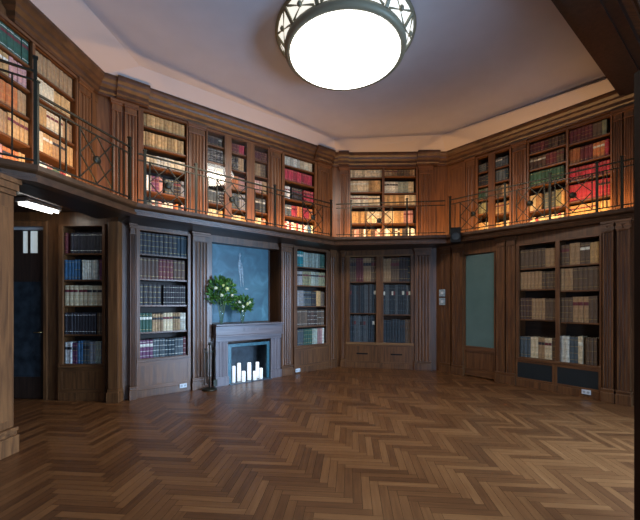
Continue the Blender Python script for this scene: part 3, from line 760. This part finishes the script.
hUC = ucase(UC, 'gallery cream', 348.5, 418, [
    (350.5, 382, rows([(166, 177), (180, 191.5), (195, 205.5), (211, 223), (228, 238.5)], [B('cream', 'cream', wmean=.06, jitter=.02), B('cream', 'tan', wmean=.06, jitter=.02), B('ivory', 'cream', wmean=.06), B('tan', 'cream', wmean=.065, jitter=.02), B('white', 'pink', 'tan', 'brown', 'white', wmean=.05, blocks=False)])),
    (384.5, 416, rows([(162, 175.5), (181, 192.5), (194.5, 205), (210, 223), (227, 238.5)], [B('calf', 'umber', 'calf', wmean=.06), B('ivory', 'sage', 'cream', wmean=.06, jitter=.02), B('tan', 'cream', wmean=.06), B('cream', 'tan', 'pink', wmean=.065), B('white', 'tan', 'dark', 'white', wmean=.05, blocks=False)]))],
    'double gallery bookcase of cream and tan volumes in far bay', ytop=160)
hUD1 = ucase(UD, 'gallery slim', 475.5, 511.5, [
    narrow(478, 488.5, [(163, 171), (174.5, 185), (188, 199), (202, 213), (222, 232)], [B('slate', 'dark', wmean=.055), B('dark', 'navy', wmean=.055), B('green', 'slate', wmean=.055), B('olive', 'dark', wmean=.055), B('tan', 'cream', wmean=.05)]),
    narrow(495, 509.5, [(156, 165.5), (168.5, 180), (184, 196), (201, 213), (221, 230)], [B('slate', 'slate', wmean=.055), B('slate', 'navy', wmean=.055), B('umber', 'calf', 'brown', wmean=.045), B('calf', 'tan', wmean=.05), B('tan', 'cream', wmean=.05)])],
    'pair of slim gallery bookcases near far right corner', ytop=152)
hUD2 = ucase(UD, 'gallery crimson', 527, 612.5, [
    (529, 566, rows([(138, 148.5), (152, 165), (168.5, 182), (191, 208), (214.5, 226)], [B('maroon', 'brown', wmean=.06), B('brown', 'maroon', 'umber', wmean=.06), B('green', 'green', wmean=.06), dict(fills=[B('cream', 'calf', 'ivory', until=.4, wmean=.05), B('slate', 'olive', 'tan', start=.42, wmean=.05)]), B('cream', 'red', 'tan', 'cream', wmean=.05, blocks=False)])),
    (568.5, 610.5, rows([(123, 138), (143, 159), (163.5, 176.5), (181, 198), (202.5, 215)], [B('maroon', 'maroon', 'umber', 'olive', wmean=.06), B('orange', 'maroon', 'orange', 'red', wmean=.055), B('red', 'red', wmean=.055, jitter=.02), B('red', 'red', wmean=.055, jitter=.02), B('tan', 'tan', wmean=.07, jitter=.02)]))],
    'wide gallery bookcase with rows of crimson volumes on right wall', ytop=127)
def hole(h): return (h[0] - .002, h[1] + .002, h[2] - .01, h[3] + .002)
ztop = 4.85
backing('wall_gallery_left', UA, -.6, UA.len + .1, [hole(hUA)], Z_DECK, ztop, label='upper walnut wall at left')
backing('wall_gallery_back', UB, -.1, UB.len + .1, [hole(hUB1), hole(hUB2), hole(hUB3)], Z_DECK, ztop, label='upper walnut wall over the fireplace')
backing('wall_gallery_far', UC, -.1, UC.len + .1, [hole(hUC)], Z_DECK, ztop, label='upper walnut wall in far bay')
backing('wall_gallery_right', UD, -.1, UD.len + .5, [hole(hUD1), hole(hUD2)], Z_DECK, ztop, label='upper walnut wall at right')
uz1 = 4.586
def upil(W, a, b_, label, fl=3, **kw): return pilaster(W, a, b_, ZG, uz1, label, d=.05, flutes=fl, plinth=False, base=-.03, **kw)
upil(UA, 79, 91, 'upper pilaster at right end of the long upper left bookcase', 3)
upil(UB, 112, 122, 'upper pilaster in left corner beside the iron railing ornament', 2)
upil(UB, 125, 137, 'upper pilaster left of the tan sets bookcase', 3)
upil(UB, 189, 205, 'upper pilaster between tan sets and triple narrow bookcase', 4)
upil(UB, 270.5, 281, 'upper pilaster between triple narrow bookcase and red volumes', 3)
upil(UB, 318, 330, 'upper pilaster right of the red volumes bookcase', 3)
upil(UC, 340, 348, 'upper pilaster left of the cream volumes bookcase', 2)
upil(UC, 419, 432, 'upper pilaster right of the cream volumes bookcase', 4)
upil(UD, 466, 474.5, 'upper pilaster left of the slim pair of bookcases', 2)
upil(UD, 512.5, 526, 'upper pilaster between slim pair and crimson volumes bookcase', 4)
upil(UD, 613.5, 622, 'upper pilaster right of the crimson volumes bookcase', 3)
upil(UD, 624, 633, 'rightmost upper pilaster beside the dark door post', 3)
# raised panel of the far right corner
def raised(W, a, b_, label):
    s0, s1 = W.s(a), W.s(b_)
    t = thing('wall_panel', label, 'panel', W.at(s0, -.0298, ZG), W.rz)
    w, h = s1 - s0, uz1 - ZG
    mb = MB()
    for q in ((0, .07), (w - .07, w)): mb.box(*q, -.018, 0, .0, h, M['wood'])
    for q in ((0, .2), (h - .12, h)): mb.box(.0705, w - .0705, -.018, 0, *q, M['woodh'])
    mb.build('frame', t, .004)
    mb = MB(); mb.box(.0707, w - .0707, -.008, 0, .2005, h - .1205, M['wood']); mb.build('field', t)
raised(UD, 448, 465, 'plain upright walnut panel in upper far right corner')
raised(UA, 92.5, 106, 'plain upright walnut panel in upper left corner')

# ================================================================== GALLERY AND RAILINGS
gal = thing('gallery', 'walnut gallery floor and moulded ledge running round the room', 'gallery', (0, 6.5, Z_SOF))
gal.location = (0, 0, 0)
Lret = LEDGE[0] + V(-.766, -.643)*2.0
led = [Lret] + LEDGE
inner = offset(LEDGE, .16)
outer = UP
mb = MB()
o2 = [UP[0] + V(.0, 0)] + UP[1:]
far = offset(UP, .75); far[0] = UP[0]; far[1] = UP[1] + (far[1] - UP[1])*.0 + V(-.3, .75); UPD = far
for i in range(4):
    a0, a1 = inner[i], inner[i+1]; b0, b1 = (UP[0], UP[1]) if i == 0 else ((UP[1] + V(-.3, .75), far[2]) if i == 1 else (far[i], far[i+1]))
    q = [(a0.x, a0.y), (a1.x, a1.y), (b1.x, b1.y), (b0.x, b0.y)]
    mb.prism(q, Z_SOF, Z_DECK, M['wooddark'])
a, b_ = inner[0], UP[0]
r1 = inner[0] + V(-.766, -.643)*2.0
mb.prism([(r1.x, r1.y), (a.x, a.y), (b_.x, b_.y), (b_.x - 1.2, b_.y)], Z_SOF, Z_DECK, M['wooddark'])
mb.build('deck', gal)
prof = [(-.18, Z_SOF), (-.02, Z_SOF), (-.01, Z_SOF + .035), (-.06, Z_SOF + .05), (-.05, Z_SOF + .085), (-.01, Z_SOF + .105), (0, Z_SOF + .12), (0, Z_DECK), (-.18, Z_DECK)]
run(led, prof, 'ledge', M['moulding'], gal)
# alcove soffit/ceiling and side wall under the gallery
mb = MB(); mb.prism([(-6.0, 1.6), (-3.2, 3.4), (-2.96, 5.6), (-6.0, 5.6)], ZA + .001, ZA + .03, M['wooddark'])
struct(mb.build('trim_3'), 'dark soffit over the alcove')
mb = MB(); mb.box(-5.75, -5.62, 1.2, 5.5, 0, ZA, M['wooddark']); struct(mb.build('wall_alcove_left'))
# fluorescent lamp under the soffit
pA, pB = Vector((-4.02, 4.70, 0)), Vector((-3.93, 5.22, 0))
dv = (pB - pA); mid = (pA + pB)/2
t = thing('fluorescent_lamp', 'lit twin tube fluorescent lamp under the gallery above the dark door', 'lamp', (mid.x, mid.y, 2.83), math.atan2(dv.y, dv.x))
hl = dv.length/2
mb = MB(); mb.box(-hl, hl, -.09, .09, .045, .10, M['grey']); mb.build('housing', t, .004)
for yy in (-.055, .055):
    mb = MB(); mb.tube((-hl + .03, yy, .022), (hl - .03, yy, .022), .020, M['tube'], 10); mb.build('tube', t)

IR = M['iron']
def railing(P0, P1, zr, label, posts, panels, balusters, inset=.07, post_h=.06, gap=.09):
    W = Wall(P0, P1)
    t = thing('gallery_railing', label, 'railing', W.at(0, -inset, Z_DECK + .0005), W.rz)
    h = zr - Z_DECK; L = W.len; zb = .06
    e0, e1 = .02, L - .02
    for nm, z in (('handrail', h), ('middle_rail', h - gap), ('bottom_rail', zb)):
        mb = MB(); mb.bar((e0, 0, z), (e1, 0, z), .026 if nm == 'handrail' else .018, IR, .020 if nm == 'handrail' else .016); mb.build(nm, t)
    for s_ in posts:
        mb = MB(); mb.box(s_ - .016, s_ + .016, -.016, .016, 0, h + post_h, IR); mb.box(s_ - .024, s_ + .024, -.024, .024, h + post_h, h + post_h + .018, IR); mb.build('post', t)
    for s_ in balusters:
        mb = MB(); mb.bar((s_, 0, zb + .011), (s_, 0, h - gap - .011), .014, IR); mb.build('baluster', t)
    for c, hw_ in panels:
        p = MB(); z0, z1 = zb + .012, h - gap - .012; zc_ = (z0 + z1)/2; y = 0
        for a in ((c - hw_, c + hw_),):
            p.bar((a[0], y, z0), (a[1], y, z1), .013, IR); p.bar((a[0], y, z1), (a[1], y, z0), .013, IR)
            p.bar((c, y, z0), (c + hw_, y, zc_), .013, IR); p.bar((c + hw_, y, zc_), (c, y, z1), .013, IR)
            p.bar((c, y, z1), (c - hw_, y, zc_), .013, IR); p.bar((c - hw_, y, zc_), (c, y, z0), .013, IR)
        for s_ in (c - hw_, c + hw_): p.bar((s_, y, z0), (s_, y, z1), .014, IR)
        o = p.build('ornament_panel', t)
        r = MB(); r.loft([[(c + rr*math.cos(k*PI/8), yy, zc_ + rr*math.sin(k*PI/8)) for k in range(16)] for yy, rr in ((-.03, .012), (-.026, .034), (-.015, .05), (.015, .05), (.026, .034), (.03, .012))], IR)
        r.build('rosette', o)
    return t
RA = Wall(LEDGE[0], LEDGE[1]); RB = Wall(LEDGE[1], LEDGE[2]); RC = Wall(LEDGE[2], LEDGE[3]); RD = Wall(LEDGE[3], LEDGE[4])
ZR = H + 2.14
inr = offset([Lret] + LEDGE, .0)
rA = lambda px: RA.s(px, -.07)
railing(LEDGE[0], LEDGE[1], ZR + .04, 'iron railing of upper left gallery wall with one boss ornament', [.04, RA.len - .06], [(rA(97), .24)], [rA(60), rA(66), rA(124), rA(119)], post_h=.12)
rB = lambda px: RB.s(px, -.07)
railing(LEDGE[1], LEDGE[2], ZR, 'long iron railing over the fireplace wall with three boss ornaments', [rB(145), rB(196), rB(275), RB.len - .05], [(rB(168), .26), (rB(232), .27), (rB(313), .27)], [rB(150), rB(190), rB(203), rB(208), rB(255), rB(262), rB(283)])
rC = lambda px: RC.s(px, -.07)
railing(LEDGE[2], LEDGE[3], ZR, 'iron railing in front of the far bay bookcase', [rC(351), rC(407)], [(rC(379), .28)], [rC(344), rC(415), rC(420), rC(436)])
rD = lambda px: RD.s(px, -.07)
railing(LEDGE[3], LEDGE[4], ZR, 'iron railing along the right wall gallery', [rD(450), rD(505), rD(550), rD(597), rD(622)], [(rD(473), .26), (rD(573), .25), (rD(611), .001) if False else (rD(530), .22)], [rD(455), rD(498), rD(512), rD(603), rD(607), rD(617)])
railing(Lret, LEDGE[0], H + 2.40, 'near iron railing at far left edge, with plain bars', [1.98], [], [1.80, 1.62, 1.44, 1.26], inset=.07, post_h=.14)

# ================================================================== CEILING LAMP
lc = Vector((.325, 4.60, Z_CEIL + .02))
t = thing('ceiling_lamp', 'large round ceiling lamp with glowing white dome and bronze lattice rim', 'lamp', lc)
seg = 48
mb = MB(); mb.lathe([(.001, -.36), (.25, -.348), (.50, -.310), (.66, -.290), (.700, -.278), (.716, -.268), (.718, -.240), (.712, -.235), (.001, -.235)], seg, M['lampglow']); mb.build('dome', t)
mb = MB(); mb.lathe([(.719, -.262), (.745, -.268), (.785, -.250), (.792, -.215), (.785, -.180), (.719, -.180), (.719, -.262)], seg, M['bronze']); mb.build('lower_ring', t)
mb = MB(); mb.lathe([(.85, -.035), (.90, -.035), (.91, -.02), (.91, -.0205), (.80, -.0205), (.80, -.022), (.85, -.035)], seg, M['bronze']); mb.build('upper_ring', t)
np_ = 12
def cone(a, f): r = .772 + (.872 - .772)*f; return Vector((r*math.cos(a), r*math.sin(a), -.179 + .145*f))
for k in range(np_):
    a0 = 2*PI*k/np_ + .05; a1 = a0 + 2*PI/np_
    g = MB(); n = 4
    for q in range(n):
        b0, b1 = a0 + (a1 - a0)*q/n, a0 + (a1 - a0)*(q + 1)/n
        g.add([cone(b0, 0), cone(b1, 0), cone(b1, 1), cone(b0, 1)], [(0, 1, 2, 3)], M['lamppane'], True)
    pane = g.build('lit_pane', t)
    f = MB(); o = Vector((1.012, 1.012, 1))
    P = lambda a, f_: Vector((cone(a, f_).x*1.01, cone(a, f_).y*1.01, cone(a, f_).z))
    f.bar(P(a0, 0), P(a0, 1), .045, M['bronze'], .02)
    am = (a0 + a1)/2
    ai, aj = a0 + .05, a1 - .05
    f.bar(P(ai, .05), P(aj, .95), .018, M['bronze']); f.bar(P(ai, .95), P(aj, .05), .018, M['bronze'])
    c = P(am, .5); f.blob(c, .034, M['bronze'], 8, 4)
    f.build('lattice', pane)

# ================================================================== SMALL THINGS
def outlet(W, px, py, label, d):
    q_ = W.at(W.s(px, d), d, W.z(px, py, d))
    t = thing('power_outlet', label, 'outlet', q_, W.rz)
    mb = MB(); mb.box(-.06, .06, -.02, 0, -.035, .035, M['white']); mb.build('plate', t, .004)
    for sx_ in (-.028, .028):
        mb = MB(); mb.loft([[(sx_ + r*math.cos(k*PI/6), yy, r*math.sin(k*PI/6)) for k in range(12)] for yy, r in ((-.0205, .018), (-.0225, .018))], M['grey']); mb.build('socket', t)
outlet(LB, 183, 385.5, 'white double socket low on the bookcase left of fireplace', .032)
outlet(LB, 297.5, 370.2, 'white socket at the base of the bookcase right of fireplace', .032)
outlet(LD, 586.5, 392, 'pale double socket at foot of the brown volumes bookcase', .032)
for i, (py, lb) in enumerate(((293, 'upper of two pale wall switches in far right corner'), (301.5, 'lower of two pale wall switches in far right corner'))):
    d_ = .026
    q_ = LD.at(LD.s(442.3, d_), d_, LD.z(442.3, py, d_))
    t = thing('wall_switch', lb, 'switch', q_, LD.rz, 'switches in the far right corner')
    mb = MB(); mb.box(-.075, .075, -.012, 0, -.078, .078, M['paleblue']); mb.build('plate', t, .004)
    mb = MB(); mb.box(-.03, .03, -.024, -.0125, -.03, .03, M['white']); mb.build('rocker', t, .004)
# loudspeaker hanging at the corner of the gallery ledge
q_ = Vector(((455.5 - CX)/F*7.05, 7.05, H + (HY - 243)/F*7.05))
t = thing('loudspeaker', 'small black loudspeaker fixed to the gallery ledge in far right corner', 'loudspeaker', q_, -.35)
mb = MB(); mb.prism([(-.10, -.09), (.10, -.09), (.075, .08), (-.075, .08)], 0, .30, M['black']); mb.build('cabinet', t, .012)
mb = MB(); mb.loft([[(r*math.cos(k*PI/8), yy, .12 + r*math.sin(k*PI/8)) for k in range(16)] for yy, r in ((-.0905, .075), (-.097, .07), (-.094, .03))], M['soot']); mb.build('cone', t)
mb = MB(); mb.bar((0, .081, .15), (0, .17, .15), .03, M['black']); mb.build('bracket', t)

# ================================================================== NEAR OPENING: lintel, post, and the room behind the eye
ub = Vector((math.sin(math.radians(52)), math.cos(math.radians(52)))); nb_ = Vector((-ub.y, ub.x))
def P2(p, t_): q = nb_*p + ub*t_; return (q.x, q.y)
mb = MB()
def slab(p0, p1, t0, t1, z0, z1, mat):
    mb.prism([P2(p0, t0), P2(p0, t1), P2(p1, t1), P2(p1, t0)], z0, z1, mat)
zb = H + 3.10
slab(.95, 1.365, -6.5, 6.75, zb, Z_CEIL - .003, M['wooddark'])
slab(.89, .95, -6.5, 6.75, zb + .09, zb + .15, M['woodh'])
slab(.91, .95, -6.5, 6.75, zb + .3, zb + .34, M['woodh'])
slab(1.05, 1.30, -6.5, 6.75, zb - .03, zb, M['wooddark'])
slab(-3.5, .89, -6.0, 6.3, zb + .36, zb + .42, M['wood'])
struct(mb.build('trim_4'), 'dark walnut lintel beam over near opening')
# post at the right edge
xp = (633.8 - CX)/F*2.36 + .002
po = MB(); po.box(xp, xp + .20, 2.10, 2.36, .0, 3.05, M['post']); po.box(xp + .03, xp + .17, 2.08, 2.099, .05, 3.0, M['post'])
struct(po.build('trim_5'), 'dark walnut door post at right edge')
# rear room: walls with tall windows
def rear_wall(name, W, wins, z1=5.05):
    mb = MB(); cur = 0
    def bx(a, b_, za, zb_):
        p = [W.at(a, 0), W.at(b_, 0), W.at(b_, -.2), W.at(a, -.2)]
        mb.prism([(q.x, q.y) for q in p], za, zb_, M['wood'])
    for a, b_, zl, zh in wins:
        bx(cur, a, 0, z1); bx(a, b_, 0, zl); bx(a, b_, zh, z1); cur = b_
    bx(cur, W.len, 0, z1)
    struct(mb.build(name))
    for i, (a, b_, zl, zh) in enumerate(wins):
        global nwin
        nwin += 1
        w = struct(thing('window_%d' % nwin, 'tall daylight window behind the viewpoint', 'window', W.at(a, -.08, zl), W.rz))
        wd, hg = b_ - a, zh - zl
        f = MB()
        for q in ((0, .06), (wd - .06, wd), (wd/2 - .03, wd/2 + .03)): f.box(*q, 0, .06, 0, hg, M['grey'])
        for z in (0, hg*.33, hg*.66, hg - .06): f.box(0, wd, .005, .055, z, z + .06, M['grey'])
        f.build('window_frame', w)
        L = bpy.data.lights.new('window_daylight', 'AREA'); L.shape = 'RECTANGLE'; L.size = wd; L.size_y = hg; L.spread = math.radians(135); L.energy = WIN_E*(1.0 if 'right' in name else .22); L.color = (.40, .65, 1)
        lo = bpy.data.objects.new('window_daylight', L); C.objects.link(lo)
        lo.location = W.at((a + b_)/2, -.30, (zl + zh)/2)
        d = -W.o; lo.rotation_euler = Vector((d.x, d.y, -.42)).to_track_quat('-Z', 'Y').to_euler()
nwin = 0; WIN_E = 500
rear_wall('wall_rear', Wall((5.6, -2.9), (-5.6, -2.9)), [(2.2, 3.6, .4, 2.8)])
rear_wall('wall_rear_right', Wall((5.5, 4.3), (5.5, -2.9)), [(1.0, 2.5, .4, 2.8), (3.2, 4.7, .4, 2.8)])
rear_wall('wall_rear_left', Wall((-5.5, -2.9), (-5.5, 1.2)), [])

# ================================================================== BOOKS
def book_mesh(mb, b, T):
    """T maps (x along shelf, y inwards, z) to the target space"""
    w, h, dep = b['w'], b['h'], b['dep']
    cov = BOOK[b['key']]
    tmp = MB()
    tmp.prism([(0, dep), (0, .006), (w*.2, .001), (w*.5, -.001), (w*.8, .001), (w, .006), (w, dep), (w - .003, dep), (w - .003, .010), (.003, .010), (.003, dep)], 0, h, cov)
    tmp.box(.0031, w - .0031, .0101, dep - .006, .004, h - .005, M['page'])
    gm = BOOK[b['gilt']] if b['gilt'] else M['gold']
    def band(z, hh, mat, o=.0015):
        tmp.add([(w*.02, .006 - o, z), (w*.2, .001 - o, z), (w*.5, -.001 - o, z), (w*.8, .001 - o, z), (w*.98, .006 - o, z),
                 (w*.02, .006 - o, z + hh), (w*.2, .001 - o, z + hh), (w*.5, -.001 - o, z + hh), (w*.8, .001 - o, z + hh), (w*.98, .006 - o, z + hh)],
                [(k, k + 1, k + 6, k + 5) for k in range(4)], mat)
    for k in range(b['nb']): band(h*(.12 + .76*k/max(1, b['nb'] - 1)), .004 if not b['gilt'] else .007, gm)
    if b['lab']: band(h*.66, h*.13, BOOK[b['lab']], .0018)
    mb.mats = mb.mats
    o = len(mb.v); mb.v += [T(v) for v in tmp.v]
    for f, mi, sm in zip(tmp.f, tmp.m, tmp.sm): mb.f.append([o + k for k in f]); mb.m.append(mb.mi(tmp.mats[mi])); mb.sm.append(sm)
for b in ALLBOOKS:
    c = b['W'].at(b['s'] + b['w']/2, b['d'], b['z'] + b['h']/2)
    px = CX + F*c.x/c.y; py = HY - F*(c.z - H)/c.y
    view = Vector((c.x, c.y)).normalized()
    b['px'] = px
    b['area'] = (b['w']*b['h']*abs(view.dot(b['W'].o))/(c.y**2)) if (1 < px < 634 and py > 3) else -1
    b['fr'] = px
ORD = ['zeroth', 'first', 'second', 'third', 'fourth', 'fifth', 'sixth', 'seventh', 'eighth', 'ninth', 'tenth', 'eleventh', 'twelfth', 'thirteenth', 'fourteenth', 'fifteenth',
       'sixteenth', 'seventeenth', 'eighteenth', 'nineteenth', 'twentieth', 'twenty-first', 'twenty-second', 'twenty-third', 'twenty-fourth', 'twenty-fifth', 'twenty-sixth', 'twenty-seventh',
       'twenty-eighth', 'twenty-ninth', 'thirtieth']
ORD += ['thirty-' + o for o in ORD[1:10]] + ['fortieth'] + ['forty-' + o for o in ORD[1:10]] + ['fiftieth'] + ['fifty-' + o for o in ORD[1:10]]
WHERE = {'alcove': 'alcove bookcase beside dark door', 'left': 'lower bookcase left of fireplace', 'right': 'lower bookcase right of fireplace', 'glazed': 'glass fronted lower bookcase',
         'brown': 'lower right wall bookcase', 'gallery left': 'long upper left bookcase', 'gallery tan': 'gallery tan sets bookcase', 'gallery narrow': 'triple narrow gallery bookcase',
         'gallery red': 'gallery red volumes bookcase', 'gallery cream': 'gallery far bay bookcase', 'gallery slim': 'slim gallery bookcase pair', 'gallery crimson': 'gallery crimson volumes bookcase'}
rowsd = {}
for b in ALLBOOKS: rowsd.setdefault((b['case'], b['shelf']), []).append(b)
for (case, sh), lst in rowsd.items():
    lst.sort(key=lambda b: b['s'], reverse=(case == 'gallery left'))
    for i, b in enumerate(lst): b['ord'] = i + 1
vis = sorted([b for b in ALLBOOKS if b['area'] > 0], key=lambda b: -b['area'])
solo = vis[:300]; rest = vis[300:]
sset = {id(b) for b in solo}
print('BOOKS', len(ALLBOOKS), 'in view', len(vis))
for b in ALLBOOKS:
    if id(b) not in sset: continue
    mb = MB(); book_mesh(mb, b, lambda v: (v[0], v[1], v[2]))
    o = mb.build('book')
    q = b['W'].at(b['s'], b['d'], b['z']); o.location = q; o.rotation_euler = (0, 0, b['W'].rz)
    side = 'right' if b['case'] == 'gallery left' else 'left'
    lay = {1: 'top shelf', 2: 'second shelf', 3: 'third shelf', 4: 'fourth shelf', 5: 'fifth shelf'}[b['shelf']]
    tag(o, '%s book, %s from %s, %s of %s' % (WORD[b['key']], ORD[b['ord']], side, lay, WHERE[b['case']]), 'book', 'books on %s of %s' % (lay, WHERE[b['case']]))
mb = MB()
for b in rest + [b for b in ALLBOOKS if b['area'] <= 0]:
    if b['area'] <= 0 and b['px'] < -60: continue
    W = b['W']; p = W.at(b['s'], b['d'], b['z']); u, o_ = W.u, W.o
    book_mesh(mb, b, lambda v, p=p, u=u, o_=o_: (p.x + u.x*v[0] + o_.x*v[1], p.y + u.y*v[0] + o_.y*v[1], p.z + v[2]))
o = mb.build('books'); o['kind'] = 'stuff'
tag(o, 'remaining rows of old books filling the farther shelves', 'books')

# ================================================================== LIGHTS
def area(name, loc, sx_, sy_, e, col, aim, shape='RECTANGLE', spread=None):
    L = bpy.data.lights.new(name, 'AREA'); L.shape = shape; L.size = sx_; L.size_y = sy_; L.energy = e; L.color = col
    if spread: L.spread = spread
    o = bpy.data.objects.new(name, L); C.objects.link(o); o.location = loc
    o.rotation_euler = (Vector(aim)).to_track_quat('-Z', 'Y').to_euler()
    return o
# the dome of the ceiling lamp
area('ceiling_lamp_light', (lc.x, lc.y, Z_CEIL - .36), 1.2, 1.2, 62, (1, .90, .74), (0, 0, -1), 'DISK')
# warm strips on the gallery floor behind the ledge, lighting the upper cases from below
for W, RW, e in ((UA, RA, 1), (UB, RB, 1), (UC, RC, 1), (UD, RD, 1)):
    pass
STRIP = 9
for i, (P, Q) in enumerate(zip(LEDGE, LEDGE[1:])):
    W = Wall(P, Q)
    L = bpy.data.lights.new('gallery_strip_light', 'AREA'); L.shape = 'RECTANGLE'; L.size = W.len*.94; L.size_y = .05; L.energy = STRIP*W.len; L.color = (1, .56, .22)
    o = bpy.data.objects.new('gallery_strip_light', L); C.objects.link(o)
    o.location = W.at(W.len/2, -.13, Z_DECK + .03)
    aim = Vector((W.o.x, W.o.y, 1.1)).normalized()
    z = -aim; x = Vector((W.u.x, W.u.y, 0)); y = z.cross(x)
    o.matrix_world = Matrix.Translation(o.location) @ Matrix((x, y, z)).transposed().to_4x4()
w = bpy.data.worlds.new('World'); bpy.context.scene.world = w; w.use_nodes = True
w.node_tree.nodes['Background'].inputs[0].default_value = (.55, .75, 1, 1); w.node_tree.nodes['Background'].inputs[1].default_value = .6

# ================================================================== CAMERA
cam = bpy.data.cameras.new('camera'); co = bpy.data.objects.new('camera', cam); C.objects.link(co)
co.location = (0, 0, H); co.rotation_euler = (PI/2, 0, 0)
cam.sensor_fit = 'HORIZONTAL'; cam.sensor_width = 36; cam.lens = 36*F/640
cam.shift_y = (HY - 260)/640; cam.clip_start = .05
sc = bpy.context.scene; sc.camera = co
sc.view_settings.view_transform = 'Standard'; sc.view_settings.look = 'None'; sc.view_settings.gamma = 1; sc.view_settings.exposure = 0
sc.view_settings.use_curve_mapping = False
sc.cycles.use_denoising = True; sc.cycles.transparent_max_bounces = 32
